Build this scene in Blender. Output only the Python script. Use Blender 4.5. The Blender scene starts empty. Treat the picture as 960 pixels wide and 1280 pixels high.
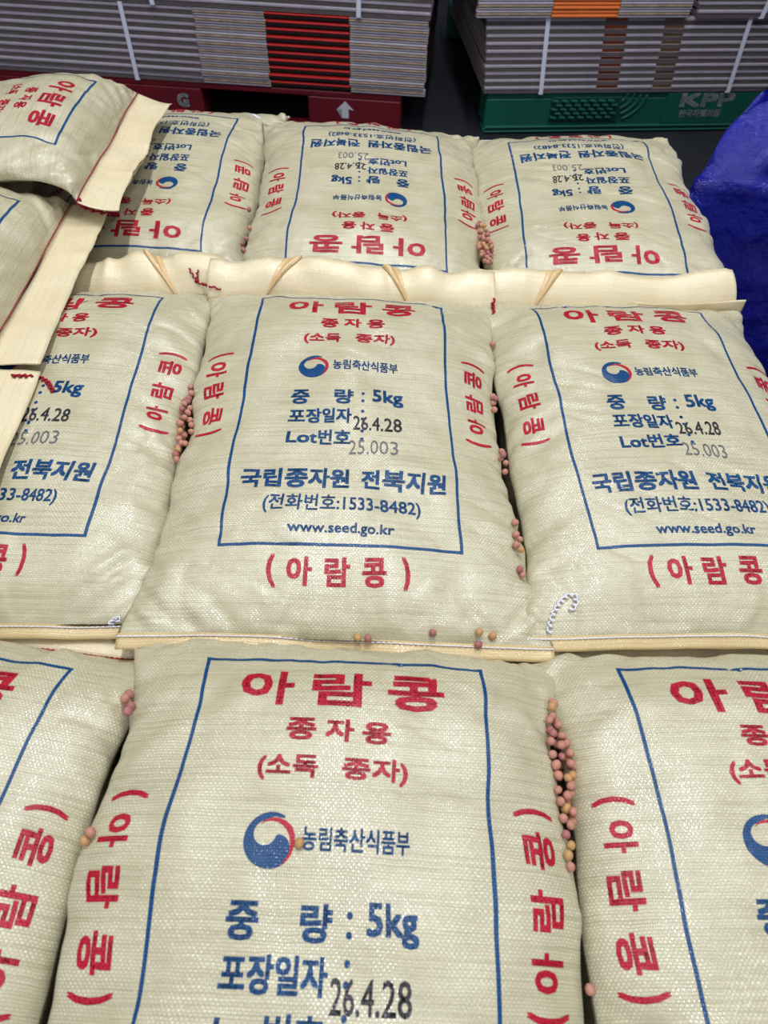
import bpy, bmesh, math, random
import numpy as np
from mathutils import Vector, Matrix, Euler
from mathutils.bvhtree import BVHTree

S = 0.001                      # the scene is laid out in millimetres and linked in metres
SC = bpy.context.scene
COL = SC.collection
PI = math.pi

# ---------------------------------------------------------------- camera, light, exposure
FPX, CAM_PITCH, CAM_ROLL, CAM_H = 900.0, math.radians(51), math.radians(2), 568.0
cam = bpy.data.cameras.new('camera')
cam.sensor_fit = 'VERTICAL'; cam.sensor_height = 36.0
cam.lens = FPX / 1280 * 36.0
cam.dof.use_dof = True; cam.dof.focus_distance = 0.86
cam.dof.aperture_fstop = cam.lens / 2.6
cam.clip_start = 0.01
camo = bpy.data.objects.new('camera', cam); COL.objects.link(camo)
camo.location = (0, 0, CAM_H * S)
camo.rotation_euler = (Matrix.Rotation(PI / 2 - CAM_PITCH, 3, 'X') @ Matrix.Rotation(CAM_ROLL, 3, 'Z')).to_euler()
SC.camera = camo
SC.view_settings.view_transform = 'Standard'
SC.view_settings.look = 'None'
SC.view_settings.exposure = -0.22
SC.view_settings.gamma = 1.0
SC.view_settings.use_curve_mapping = False

world = bpy.data.worlds.new('warehouse_air'); SC.world = world
world.use_nodes = True
bg = world.node_tree.nodes['Background']
bg.inputs[0].default_value = (0.70, 0.74, 0.86, 1); bg.inputs[1].default_value = 0.30

def area_light(name, loc, target, size, size_y, power, col):
    l = bpy.data.lights.new(name, 'AREA'); l.shape = 'RECTANGLE'
    l.size = size; l.size_y = size_y; l.energy = power; l.color = col
    o = bpy.data.objects.new(name, l); COL.objects.link(o)
    o.location = loc
    o.rotation_euler = (Vector(target) - Vector(loc)).to_track_quat('-Z', 'Y').to_euler()
    return o
area_light('overhead_light', (0.10, 1.35, 3.2), (0.10, 1.35, 0), 0.09, 2.8, 96, (0.95, 0.97, 1.0))
area_light('overhead_light', (-1.9, 1.0, 3.2), (-0.6, 1.0, 0), 0.20, 2.4, 30, (0.97, 0.97, 0.97))
area_light('overhead_light', (2.3, 1.6, 3.2), (0.8, 1.0, 0), 0.30, 2.4, 34, (0.90, 0.94, 1.0))
area_light('overhead_light', (1.5, -1.4, 3.2), (1.2, 1.2, 0), 0.16, 2.4, 34, (0.94, 0.96, 1.0))  # added lamp behind the camera for glints on the tarp; no known fixture
area_light('daylight_fill', (-0.6, -3.6, 2.0), (0.2, 2.4, -0.3), 2.6, 1.8, 60, (0.78, 0.84, 1.0))  # added cool fill to brighten the upright carton fronts; no door stands there

# ---------------------------------------------------------------- helpers
def ray(px, py):
    x, y = px - 480.0, -(py - 640.0)
    c, s = math.cos(CAM_ROLL), math.sin(CAM_ROLL)
    x, y = c * x - s * y, s * x + c * y
    sp, cp = math.sin(CAM_PITCH), math.cos(CAM_PITCH)
    return np.array([x, y * sp + FPX * cp, y * cp - FPX * sp])

def at_z(px, py, z):            # point of the real space at height z (mm)
    d = ray(px, py); t = (z - CAM_H) / d[2]
    return np.array([d[0] * t, d[1] * t, z])

def at_y(px, py, y):            # point of the real space at distance y (mm)
    d = ray(px, py); t = y / d[1]
    return np.array([d[0] * t, y, CAM_H + d[2] * t])

def put(o, parent=None):
    COL.objects.link(o)
    if parent is not None: o.parent = parent
    return o

def mesh_from(name, V, F, mats=(), uv=None, smooth=True, mat_idx=None):
    me = bpy.data.meshes.new(name)
    me.from_pydata([tuple(v) for v in np.asarray(V, float) * S], [], [tuple(int(i) for i in f) for f in F])
    for m in mats: me.materials.append(m)
    if smooth: me.polygons.foreach_set('use_smooth', [True] * len(me.polygons))
    if mat_idx is not None: me.polygons.foreach_set('material_index', mat_idx)
    if uv is not None:
        l = me.uv_layers.new(name='UVMap')
        idx = np.empty(len(me.loops), int); me.loops.foreach_get('vertex_index', idx)
        l.data.foreach_set('uv', (np.asarray(uv, float)[idx] * S).ravel())
    me.update()
    return me

def obj(name, me, parent=None, loc=None, rot=None):
    o = bpy.data.objects.new(name, me); put(o, parent)
    if loc is not None: o.location = tuple(np.asarray(loc) * S)
    if rot is not None: o.rotation_euler = rot
    return o

def empty(name, loc=(0, 0, 0), rot=None):
    o = bpy.data.objects.new(name, None); COL.objects.link(o)
    o.empty_display_size = 0.02
    o.location = tuple(np.asarray(loc, float) * S)
    if rot is not None: o.rotation_euler = rot
    return o

def tag(o, label=None, cat=None, group=None, kind=None):
    if label: o['label'] = label
    if cat: o['category'] = cat
    if group: o['group'] = group
    if kind: o['kind'] = kind
    return o

def rnd2(ix, iy, seed):
    n = (ix.astype(np.int64) * 374761393 + iy.astype(np.int64) * 668265263 + seed * 2246822519) & 0xffffffff
    n = ((n ^ (n >> 13)) * 1274126177) & 0xffffffff
    n = (n ^ (n >> 16)) & 0xffffffff
    return n / 4294967295.0 * 2 - 1

def vnoise(x, y, seed=0):
    x = np.asarray(x, float); y = np.asarray(y, float)
    x, y = np.broadcast_arrays(x, y)
    x0 = np.floor(x); y0 = np.floor(y); fx = x - x0; fy = y - y0
    fx = fx * fx * fx * (fx * (fx * 6 - 15) + 10); fy = fy * fy * fy * (fy * (fy * 6 - 15) + 10)
    a = rnd2(x0, y0, seed); b = rnd2(x0 + 1, y0, seed); c = rnd2(x0, y0 + 1, seed); d = rnd2(x0 + 1, y0 + 1, seed)
    return (a * (1 - fx) + b * fx) * (1 - fy) + (c * (1 - fx) + d * fx) * fy

def sm(x, a, b):
    t = np.clip((np.asarray(x, float) - a) / (b - a), 0, 1)
    return t * t * (3 - 2 * t)

# ---------------------------------------------------------------- materials
def srgb(r, g, b):
    f = lambda c: (c / 255 / 12.92) if c / 255 <= 0.04045 else ((c / 255 + 0.055) / 1.055) ** 2.4
    return (f(r), f(g), f(b), 1)

class NT:
    def __init__(self, name):
        self.m = bpy.data.materials.new(name); self.m.use_nodes = True
        self.t = self.m.node_tree; self.b = self.t.nodes['Principled BSDF']
    def n(self, typ, **kw):
        x = self.t.nodes.new(typ)
        for k, v in kw.items(): setattr(x, k, v)
        return x
    def l(self, a, b): self.t.links.new(a, b)
    def inp(self, sock, v):
        if hasattr(v, 'is_output'): self.l(v, sock)
        else: sock.default_value = v
    def math(self, op, a, b=0.0, c=0.0):
        x = self.n('ShaderNodeMath', operation=op)
        self.inp(x.inputs[0], a); self.inp(x.inputs[1], b); self.inp(x.inputs[2], c)
        return x.outputs[0]
    def mix(self, f, a, b):
        x = self.n('ShaderNodeMix', data_type='RGBA')
        self.inp(x.inputs[0], f); self.inp(x.inputs[6], a); self.inp(x.inputs[7], b)
        return x.outputs[2]
    def noise(self, vec, scale, detail=2.0, rough=0.5):
        x = self.n('ShaderNodeTexNoise'); self.l(vec, x.inputs['Vector'])
        x.inputs['Scale'].default_value = scale; x.inputs['Detail'].default_value = detail
        x.inputs['Roughness'].default_value = rough
        return x.outputs[0]
    def scalevec(self, vec, s):
        x = self.n('ShaderNodeVectorMath', operation='MULTIPLY'); self.l(vec, x.inputs[0]); x.inputs[1].default_value = s
        return x.outputs[0]

def ramp01(t, v, a, b):
    x = t.n('ShaderNodeMapRange'); x.interpolation_type = 'SMOOTHSTEP'
    t.l(v, x.inputs[0]); x.inputs[1].default_value = a; x.inputs[2].default_value = b
    return x.outputs[0]

def woven(name, base, light, rough=0.33, tu=0.0018, tv=0.0021, beans=True, depth=0.00011, trans=0.0, cover=0.08, dark=None, spec=0.8):
    """flat polypropylene tapes woven over and under; UVs are metres of cloth"""
    t = NT(name)
    uv = t.n('ShaderNodeUVMap').outputs[0]
    jit = t.n('ShaderNodeTexNoise'); t.l(uv, jit.inputs['Vector']); jit.inputs['Scale'].default_value = 55; jit.inputs['Detail'].default_value = 2
    off = t.n('ShaderNodeVectorMath', operation='MULTIPLY_ADD'); t.l(jit.outputs['Color'], off.inputs[0])
    off.inputs[1].default_value = (0.0022, 0.0022, 0); t.l(uv, off.inputs[2])
    sep = t.n('ShaderNodeSeparateXYZ'); t.l(off.outputs[0], sep.inputs[0])
    u = t.math('DIVIDE', sep.outputs[0], tu); v = t.math('DIVIDE', sep.outputs[1], tv)
    fu = t.math('FLOOR', u); fv = t.math('FLOOR', v)
    du = t.math('SUBTRACT', u, fu); dv = t.math('SUBTRACT', v, fv)
    chk = t.math('ABSOLUTE', t.math('MODULO', t.math('ADD', fu, fv), 2.0))
    chk = t.math('GREATER_THAN', chk, 0.5)
    su = t.math('SINE', t.math('MULTIPLY', du, PI)); sv = t.math('SINE', t.math('MULTIPLY', dv, PI))
    eu = t.math('POWER', su, 0.22); ev = t.math('POWER', sv, 0.22)
    warp = t.math('MULTIPLY', t.math('ADD', sv, 0.35), eu)
    weft = t.math('MULTIPLY', t.math('ADD', su, 0.35), ev)
    mixh = t.n('ShaderNodeMix', data_type='FLOAT'); t.l(chk, mixh.inputs[0]); t.l(weft, mixh.inputs[2]); t.l(warp, mixh.inputs[3])
    hgt = mixh.outputs[0]
    # each tape has its own shade
    cell = t.n('ShaderNodeCombineXYZ'); t.l(fv, cell.inputs[1])
    wn = t.n('ShaderNodeTexWhiteNoise', noise_dimensions='2D'); t.l(cell.outputs[0], wn.inputs['Vector'])
    cell2 = t.n('ShaderNodeCombineXYZ'); t.l(fu, cell2.inputs[0]); t.l(fv, cell2.inputs[1])
    wn2 = t.n('ShaderNodeTexWhiteNoise', noise_dimensions='2D'); t.l(cell2.outputs[0], wn2.inputs['Vector'])
    lf = t.math('MULTIPLY', chk, t.math('ADD', t.math('MULTIPLY', wn2.outputs[0], 0.65), 0.30))
    lf = t.math('MULTIPLY', lf, t.math('MULTIPLY', eu, t.math('POWER', sv, 0.4)))
    lf = t.math('MULTIPLY', lf, t.math('ADD', 0.35, ramp01(t, t.noise(uv, 14, 3), 0.35, 0.65)))
    lf = t.math('ADD', lf, t.math('MULTIPLY', wn.outputs[0], 0.10))
    seam = t.math('MULTIPLY', eu, ev)
    dk = dark or tuple([c * 0.70 for c in base[:3]] + [1])
    c = t.mix(lf, base, light)
    strk = t.n('ShaderNodeCombineXYZ'); t.l(t.math('MULTIPLY', sep.outputs[0], 9.0), strk.inputs[0]); t.l(t.math('MULTIPLY', sep.outputs[1], 420.0), strk.inputs[1])
    c = t.mix(t.math('MULTIPLY', ramp01(t, t.noise(strk.outputs[0], 1.0, 2), 0.45, 0.7), 0.40), c, dk)
    c = t.mix(t.math('ADD', t.math('MULTIPLY', ramp01(t, ev, 0.45, 0.88), 0.75), 0.25), dk, c)
    big = t.noise(uv, 22, 3)
    c = t.mix(t.math('MULTIPLY', ramp01(t, big, 0.45, 0.75), 0.22), c, dk)
    t.l(c, t.b.inputs['Base Color'])
    rn = t.noise(uv, 160, 2)
    gl = t.math('MULTIPLY', t.math('MULTIPLY', chk, t.math('GREATER_THAN', wn2.outputs[0], 0.45)), -0.17)
    t.l(t.math('ADD', t.math('ADD', t.math('MULTIPLY', rn, 0.22), rough - 0.08), gl), t.b.inputs['Roughness'])
    b1 = t.n('ShaderNodeBump'); b1.inputs['Strength'].default_value = 1.0; b1.inputs['Distance'].default_value = depth
    t.l(hgt, b1.inputs['Height'])
    wn3 = t.n('ShaderNodeBump'); wn3.inputs['Strength'].default_value = 1.0; wn3.inputs['Distance'].default_value = 0.0005 if beans else 0.0004
    t.l(t.noise(uv, 105, 2.5, 0.55), wn3.inputs['Height'])
    t.l(wn3.outputs[0], b1.inputs['Normal'])
    t.l(b1.outputs[0], t.b.inputs['Normal']); t.l(b1.outputs[0], t.b.inputs['Coat Normal'])
    t.b.inputs['Specular IOR Level'].default_value = spec
    t.b.inputs['Coat Weight'].default_value = cover; t.b.inputs['Coat Roughness'].default_value = 0.13
    if trans:
        tr = t.n('ShaderNodeBsdfTranslucent'); t.l(c, tr.inputs[0])
        ms = t.n('ShaderNodeMixShader'); ms.inputs[0].default_value = trans
        t.l(t.b.outputs[0], ms.inputs[1]); t.l(tr.outputs[0], ms.inputs[2])
        t.l(ms.outputs[0], t.t.nodes['Material Output'].inputs[0])
    return t.m

def plain(name, col, rough=0.5, spec=0.5, metal=0.0, vary=0.0, vscale=60, bump=0.0, bscale=200, col2=None, coat=0.0):
    t = NT(name); tc = t.n('ShaderNodeTexCoord').outputs['Object']
    if vary or col2:
        c2 = col2 or tuple([c * (1 - vary) for c in col[:3]] + [1])
        t.l(t.mix(ramp01(t, t.noise(tc, vscale, 4), 0.35, 0.65), col, c2), t.b.inputs['Base Color'])
    else: t.b.inputs['Base Color'].default_value = col
    t.b.inputs['Roughness'].default_value = rough; t.b.inputs['Specular IOR Level'].default_value = spec
    t.b.inputs['Metallic'].default_value = metal; t.b.inputs['Coat Weight'].default_value = coat
    if bump:
        b = t.n('ShaderNodeBump'); b.inputs['Distance'].default_value = bump
        t.l(t.noise(tc, bscale, 3), b.inputs['Height']); t.l(b.outputs[0], t.b.inputs['Normal'])
    return t.m

M = {}
M['cloth'] = woven('woven_cream_cloth', srgb(190, 182, 148), srgb(226, 220, 194), dark=srgb(150, 142, 108))
M['flap'] = woven('woven_flap_cloth', srgb(242, 226, 184), srgb(252, 243, 214), beans=False, trans=0.15, dark=srgb(224, 206, 160), rough=0.34)
M['hem'] = woven('woven_hem_cloth', srgb(222, 196, 142), srgb(236, 216, 168), beans=False, trans=0.1, dark=srgb(198, 168, 114))
M['inside'] = woven('uncoated_inner_cloth', srgb(214, 180, 126), srgb(226, 196, 144), beans=False, dark=srgb(196, 160, 106))
M['red'] = woven('red_ink_on_cloth', srgb(176, 14, 42), srgb(198, 50, 70), dark=srgb(146, 10, 34), rough=0.38, spec=0.35, cover=0.02)
M['blue'] = woven('blue_ink_on_cloth', srgb(0, 64, 114), srgb(4, 88, 142), dark=srgb(0, 42, 82), rough=0.38, spec=0.35, cover=0.02)
M['black'] = woven('black_stamp_on_cloth', srgb(52, 50, 56), srgb(84, 82, 84), dark=srgb(40, 38, 44), spec=0.35, cover=0.02)
M['grey'] = woven('grey_stamp_on_cloth', srgb(96, 94, 98), srgb(140, 136, 132), dark=srgb(78, 76, 80), spec=0.35, cover=0.02)
M['red_thread'] = plain('red_thread', srgb(150, 18, 44), 0.7, 0.3)
M['white_thread'] = plain('white_thread', srgb(226, 226, 236), 0.6, 0.4)

# ---------------------------------------------------------------- the print, laid out flat once
# template millimetres: x across, y = 0 at the top of the printed border, negative downwards
FRAME_W, FRAME_L = 240.0, 396.0
TOP_SEAM, BOT_SEAM = 62.0, 90.0
GRID = 4.0

def glyphs(s, bold=0.0, res=2):
    cu = bpy.data.curves.new('lettering', 'FONT'); cu.body = s; cu.size = 1.0
    cu.resolution_u = res; cu.offset = bold; cu.fill_mode = 'BOTH'
    o = bpy.data.objects.new('lettering', cu); COL.objects.link(o)
    dg = bpy.context.evaluated_depsgraph_get(); dg.update()
    me = o.evaluated_get(dg).to_mesh()
    V = np.array([v.co[:] for v in me.vertices]).reshape(-1, 3)[:, :2].copy()
    F = [tuple(p.vertices) for p in me.polygons]
    o.evaluated_get(dg).to_mesh_clear()
    bpy.data.objects.remove(o); bpy.data.curves.remove(cu)
    return V, F

def fit(V, x0, x1, y0, y1):
    lo, hi = V.min(0), V.max(0)
    out = (V - lo) / (hi - lo)
    return np.stack([x0 + out[:, 0] * (x1 - x0), y0 + out[:, 1] * (y1 - y0)], 1)

class Layer:
    def __init__(self): self.V = []; self.F = []
    def add(self, V, F):
        n = len(self.V); self.V += [tuple(v) for v in V]; self.F += [tuple(i + n for i in f) for f in F]
    def heavy(self, V, F, b):
        if b <= 0: self.add(V, F); return
        for sx, sy in ((-b, -b), (b, -b), (-b, b), (b, b)): self.add(V + np.array([sx, sy]), F)
    def text(self, s, x0, x1, ytop, ybot, b=0.45):
        V, F = glyphs(s); self.heavy(fit(V, x0 + b, x1 - b, ybot + b, ytop - b), F, b)
    def side(self, s, side, c, a, b, across, w=0.75):
        # side lettering: letter tops point inwards; a..b runs along the reading direction
        V, F = glyphs(s); V = fit(V, w, abs(b - a) - w, -across / 2 + w, across / 2 - w)
        if side < 0: P = np.stack([c + V[:, 1], a - V[:, 0]], 1)
        else: P = np.stack([c - V[:, 1], a + V[:, 0]], 1)
        self.heavy(P, F, w)
    def rect(self, x0, x1, y0, y1):
        self.add([(x0, y0), (x1, y0), (x1, y1), (x0, y1)], [(0, 1, 2, 3)])
    def poly(self, pts):
        bm = bmesh.new(); vs = [bm.verts.new((p[0], p[1], 0)) for p in pts]
        f = bm.faces.new(vs); r = bmesh.ops.triangulate(bm, faces=[f])
        bm.verts.index_update()
        self.add([v.co[:2] for v in bm.verts], [tuple(v.index for v in f.verts) for f in bm.faces]); bm.free()
    def cut(self, grid=GRID):
        bm = bmesh.new(); vs = [bm.verts.new((x, y, 0)) for x, y in self.V]
        for f in self.F:
            if len(set(f)) == len(f):
                try: bm.faces.new([vs[i] for i in f])
                except ValueError: pass
        X = np.array(self.V)
        for ax in (0, 1):
            for k in range(int(math.floor(X[:, ax].min() / grid)), int(math.ceil(X[:, ax].max() / grid)) + 1):
                co = [0, 0, 0]; no = [0, 0, 0]; co[ax] = k * grid; no[ax] = 1
                fs = [f for f in bm.faces if min(v.co[ax] for v in f.verts) < co[ax] - 1e-5 and max(v.co[ax] for v in f.verts) > co[ax] + 1e-5]
                if not fs: continue
                es = list({e for f in fs for e in f.edges}); vv = list({v for f in fs for v in f.verts})
                bmesh.ops.bisect_plane(bm, geom=fs + es + vv, plane_co=co, plane_no=no, dist=1e-4)
        bmesh.ops.triangulate(bm, faces=[f for f in bm.faces if len(f.verts) > 4])
        bm.verts.index_update()
        V = np.array([v.co[:2] for v in bm.verts]); F = []
        for f in bm.faces:
            ids = [v.index for v in f.verts]
            if f.normal.z < 0: ids.reverse()
            F.append(tuple(ids))
        bm.free(); return V, F

def build_print():
    P = {}
    L = Layer(); b = 3.2; L.rect(-120, 120, -b, 0); L.rect(-120, 120, -FRAME_L, -FRAME_L + b)
    L.rect(-120, -120 + b, -FRAME_L + b, -b); L.rect(120 - b, 120, -FRAME_L + b, -b); P['printed_border'] = (L.cut(), 'blue')
    L = Layer()
    for s, a, b in (('아', -84, -37), ('람', -23, 25), ('콩', 38, 84)): L.text(s, a, b, -17, -51, 1.25)
    P['title_lettering'] = (L.cut(), 'red'); L = Layer()
    L.text('종', -39, -16, -62, -80, .7); L.text('자', -9, 13, -62, -80, .7); L.text('용', 19, 41, -62, -80, .7)
    L.text('(소독', -58, -12, -91, -110, .6); L.text('종자)', 6, 57, -91, -110, .6)
    P['usage_lettering'] = (L.cut(), 'red'); L = Layer()
    for s, a, b, h in (('(', -69, -61, 2), ('아', -50, -26, 0), ('람', -15, 10, 0), ('콩', 22, 46, 0), (')', 60, 68, 2)): L.text(s, a, b, -407 + h, -437 - h, .95)
    P['base_lettering'] = (L.cut(), 'red')
    for sd, st in ((-1, -117.0), (1, -249.0)):
        g = -1 if sd < 0 else 1; L = Layer()
        for s, a, c, w in (('(', 0, 7, 36), ('아', 17, 40, 27), ('람', 52, 78, 27), ('콩', 91, 116, 27), (')', 125, 132, 36)):
            L.side(s, sd, sd * 157.0, st + g * a, st + g * c, w, .85)
        P['side_lettering' + ('' if sd < 0 else '#')] = (L.cut(), 'red')
    L = Layer(); L.text('농림축산식품부', -19, 60, -140, -156, .35); P['ministry_lettering'] = (L.cut(), 'blue')
    L = Layer()
    L.text('중', -65, -43, -188, -211, .75); L.text('량', -15, 7, -188, -211, .75); L.text(':', 16.5, 20.5, -192, -208, .3); L.text('5kg', 30, 65, -186, -212, .7)
    L.text('포장일자', -64, 6, -218, -240, .65); L.text(':', 16.5, 20.5, -219, -235, .3)
    L.text('Lot번호', -62, 6, -249, -270, .65); L.text(':', 16.5, 20.5, -248, -264, .3)
    P['detail_lettering'] = (L.cut(), 'blue'); L = Layer()
    L.text('국립종자원', -105, 6, -303, -329, .85); L.text('전북지원', 19, 106, -303, -329, .85)
    P['office_lettering'] = (L.cut(), 'blue'); L = Layer()
    L.text('(전화번호:1533-8482)', -77, 79, -337, -360, .35); L.text('www.seed.go.kr', -52, 53, -370, -385, .35)
    P['contact_lettering'] = (L.cut(), 'blue')
    L = Layer(); L.text('26.4.28', 8, 60, -229, -249, .25); P['date_stamp'] = (L.cut(), 'black')
    L = Layer(); L.text('25.003', 4, 56, -263, -282, 0); P['lot_stamp'] = (L.cut(), 'grey')
    # round two-colour swirl emblem
    R = 18.5; cx, cy = -42.0, -150.0
    pol = lambda r, a: (r * math.cos(math.radians(a)), r * math.sin(math.radians(a)))
    def rs(q, n):
        q = np.array(q); d = np.concatenate([[0], np.cumsum(np.hypot(*np.diff(q, axis=0).T))]); k = np.linspace(0, d[-1], n)
        return np.stack([np.interp(k, d, q[:, 0]), np.interp(k, d, q[:, 1])], 1)
    def strip(L, a, b):
        q = np.concatenate([a, b]) * R + [cx, cy]; n = len(a); L.add(q, [(i, i + 1, n + i + 1, n + i) for i in range(n - 1)])
    L = Layer()
    hollow = [(-.20 + .44 * math.cos(math.radians(a)), .24 + .44 * math.sin(math.radians(a))) for a in range(-250, -9, 6)]
    strip(L, rs([pol(1, a) for a in range(58, 256, 6)], 34), rs([pol(.93, 58), pol(.84, 85)] + hollow[:22], 34))
    strip(L, rs([pol(1, a) for a in range(250, 313, 4)], 30), rs(hollow[20:] + [(.33 + .47 * math.cos(math.radians(a)), -.27 + .47 * math.sin(math.radians(a))) for a in range(100, -59, -8)], 30))
    P['emblem_blue'] = (L.cut(), 'blue')
    A = [127, 110, 90, 70, 50, 30, 10, -10, -30, -45, -60]
    ro = np.interp(A, [-60, 0, 30, 60, 100, 127], [1.0, 1.0, .97, .86, .78, .70]); ri = np.interp(A, [-60, -20, 20, 60, 100, 127], [.97, .84, .74, .68, .68, .68])
    L = Layer(); strip(L, np.array([pol(r, a) for r, a in zip(ro, A)]), np.array([pol(r, a) for r, a in zip(ri, A)])); P['emblem_red'] = (L.cut(), 'red')
    return P

# ---------------------------------------------------------------- sack geometry (pure numpy)
#BAGGEO-BEGIN
def half_section(h, n, hw, us):
    """points of the upper half of a superellipse whose arc length is 2*hw; us in [-1,1] by arc"""
    if h < 0.6: return us * hw, h * np.sqrt(np.clip(1 - us ** 2, 0, 1))
    t = np.linspace(0, PI, 241); ct, st = np.cos(t), np.sin(t)
    X = -np.sign(ct) * np.abs(ct) ** (2 / n); Z = np.abs(st) ** (2 / n)
    lo, hi = hw * 0.5, hw
    for _ in range(26):
        w = (lo + hi) / 2
        L = np.hypot(np.diff(X * w), np.diff(Z * h)).sum()
        if L > 2 * hw: hi = w
        else: lo = w
    s = np.concatenate([[0], np.cumsum(np.hypot(np.diff(X * w), np.diff(Z * h)))]); s = s / s[-1] * 2 - 1
    return np.interp(us, s, X * w), np.interp(us, s, Z * h)

def sack_surface(p, grid=4.0, under=12):
    """returns xs (template x of columns), ys (template y of rows), top points [rows, cols, 3], underside points"""
    HW = p.get('hw', 200.0); Ht = p.get('ht', 46.0); Hb = p.get('hb', 26.0); seed = p.get('seed', 1)
    st, sb = p.get('sag_top', 8.0), p.get('sag_bot', 8.0)
    at_, ab = p.get('ramp_top', 150.0), p.get('ramp_bot', 190.0)
    n = p.get('n', 2.2)
    y1 = TOP_SEAM; y0 = -FRAME_L - BOT_SEAM; T = y1 - y0
    ks = np.arange(math.ceil(y0 / grid + 1e-6), math.floor(y1 / grid - 1e-6) + 1) * grid
    ys = np.concatenate([[y1], ks[::-1], [y0]])
    kx = np.arange(math.ceil(-HW / grid + 1e-6), math.floor(HW / grid - 1e-6) + 1) * grid
    xs = np.concatenate([[-HW], kx, [HW]])
    s = y1 - ys
    def g(s):
        a = 1 - (1 - np.clip(s / at_, 0, 1)) ** 2.3
        b = 1 - (1 - np.clip((T - s) / ab, 0, 1)) ** 2.3
        return np.clip(a, 0, 1) ** 0.85 * np.clip(b, 0, 1) ** 0.85
    def zc(s):
        return -st * np.clip(1 - s / (at_ * 1.1), 0, 1) ** 2 - sb * np.clip(1 - (T - s) / (ab * 1.1), 0, 1) ** 2
    sf = np.linspace(0, T, 1200); G = g(sf)
    zt = Ht * G + zc(sf)
    dz = np.gradient(zt, sf); dy = np.sqrt(np.clip(1 - dz ** 2, 0.1, 1))
    Y = -np.concatenate([[0], np.cumsum((dy[1:] + dy[:-1]) / 2 * np.diff(sf))])
    Y -= np.interp(TOP_SEAM + FRAME_L / 2, sf, Y)
    yl = np.interp(s, sf, Y); gs = np.interp(s, sf, G); zl = zc(s)
    zshift = Ht
    gat = p.get('gather', 1.0); mid = p.get('mid', 0.968)
    wf = gat + (mid - gat) * sm(np.minimum(s, T - s), 0, 90)
    top = np.zeros((len(s), len(xs), 3)); un = np.linspace(-1, 1, under + 1); bot = np.zeros((len(s), under + 1, 3))
    for i in range(len(s)):
        x, z = half_section(Ht * gs[i], n, HW, xs / HW)
        xb, zb = half_section(Hb * gs[i], n, HW, un)
        k = wf[i]; wt = x[-1]
        top[i] = np.stack([x * k, np.full_like(x, yl[i]), z + zl[i] - zshift], 1)
        bot[i] = np.stack([un * 0 + xb * (wt / xb[-1]) * k, np.full_like(xb, yl[i]), -zb + zl[i] - zshift], 1)
    # slack cloth: lumps, gathers at the ends, folds along the edges
    U, SS = np.meshgrid(xs, s); A = p.get('wr', 1.0)
    de = np.minimum(SS, T - SS); dsd = HW - np.abs(U)
    edge = sm(de, 0, 14) * sm(dsd, 0, 10)
    N = 1.6 * vnoise(U / 62, SS / 70, seed) + 0.9 * vnoise(U / 27 + .2 * vnoise(U / 40, SS / 40, seed + 9), SS / 33, seed + 1)
    N = N + 2.6 * np.exp(-de / 34) * vnoise(U / 13 + 1.5 * vnoise(U / 60, SS / 50, seed + 4), SS / 75, seed + 2)
    N = N + 1.8 * np.exp(-de / 80) * vnoise(U / 24, SS / 120, seed + 5)
    cr = np.exp(-dsd / 46)
    N = N + 2.4 * cr * vnoise((U + SS * .45 * np.sign(U)) / 90, (SS - np.abs(U) * .5) / 17, seed + 3)
    corner = np.exp(-de / 75) * np.exp(-dsd / 60)
    q = (de + dsd) / 15
    N = N + 7.0 * corner * vnoise(q, (de - dsd) / 70, seed + 6)
    r = vnoise((U * .8 + SS * .35) / 95, (SS * .9 - U * .4) / 26, seed + 7); N = N - 1.5 * np.exp(-(r / .10) ** 2) * sm(vnoise(U / 80, SS / 80, seed + 8), 0, .6)
    # normals by differences
    du = np.gradient(top, axis=1); ds = np.gradient(top, axis=0); nr = np.cross(ds, du)
    ln = np.linalg.norm(nr, axis=2, keepdims=True); nr = nr / np.maximum(ln, 1e-9)
    nr[nr[..., 2] < 0] *= -1
    top = top + nr * (N * edge * A)[..., None]
    # sideways drift of the edges so outlines are not ruled
    for arr, UU in ((top, xs), (bot, un * HW)):
        sg = np.tanh(UU / 90)[None, :]
        d = p.get('drift', 1.0) * (5.0 * vnoise(s[:, None] / 110, sg * 3, seed + 11) + 1.6 * vnoise(s[:, None] / 30, sg * 3, seed + 12))
        arr[..., 0] += d * np.abs(sg) * sm(np.minimum(s, T - s), -30, 60)[:, None]
    for side, yd, sig, amp in p.get('dent', ()):
        gd = np.exp(-((ys - yd) / sig) ** 2)[:, None]
        for arr, UU in ((top, xs), (bot, un * HW)):
            arr[..., 0] -= side * amp * gd * sm(side * UU / HW, .45, 1.0)[None, :]
    bend = p.get('bend_top'), p.get('bend_bot')
    for k, b in enumerate(bend):
        if not b: continue            # (corner drops in mm, left and right)
        dist = s if k == 0 else T - s
        for arr, UU in ((top, xs), (bot, un * HW)):
            f = sm(UU, -HW, HW)
            arr[..., 2] += ((1 - f) * b[0] + f * b[1])[None, :] * (np.clip(1 - dist / 130, 0, 1) ** 1.6)[:, None]
    wv = p.get('wave')                # the seams are never straight
    if wv is None: wv = 3.0
    for arr, UU in ((top, xs), (bot, un * HW)):
        for dist, sd in ((s, 20), (T - s, 21)):
            f = np.exp(-dist / 40)[:, None]
            arr[..., 2] += wv * f * vnoise(UU / 75, UU * 0, seed + sd)[None, :]
            arr[..., 1] += wv * f * vnoise(UU / 90, UU * 0 + 3, seed + sd)[None, :]
    bot[:, 0] = top[:, 0]; bot[:, -1] = top[:, -1]
    # close the seams: both cloths meet there
    for r in (0, -1):
        for c in range(3): bot[r, :, c] = np.interp(un * HW, xs, top[r, :, c])
    return xs, ys, top, bot

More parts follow.
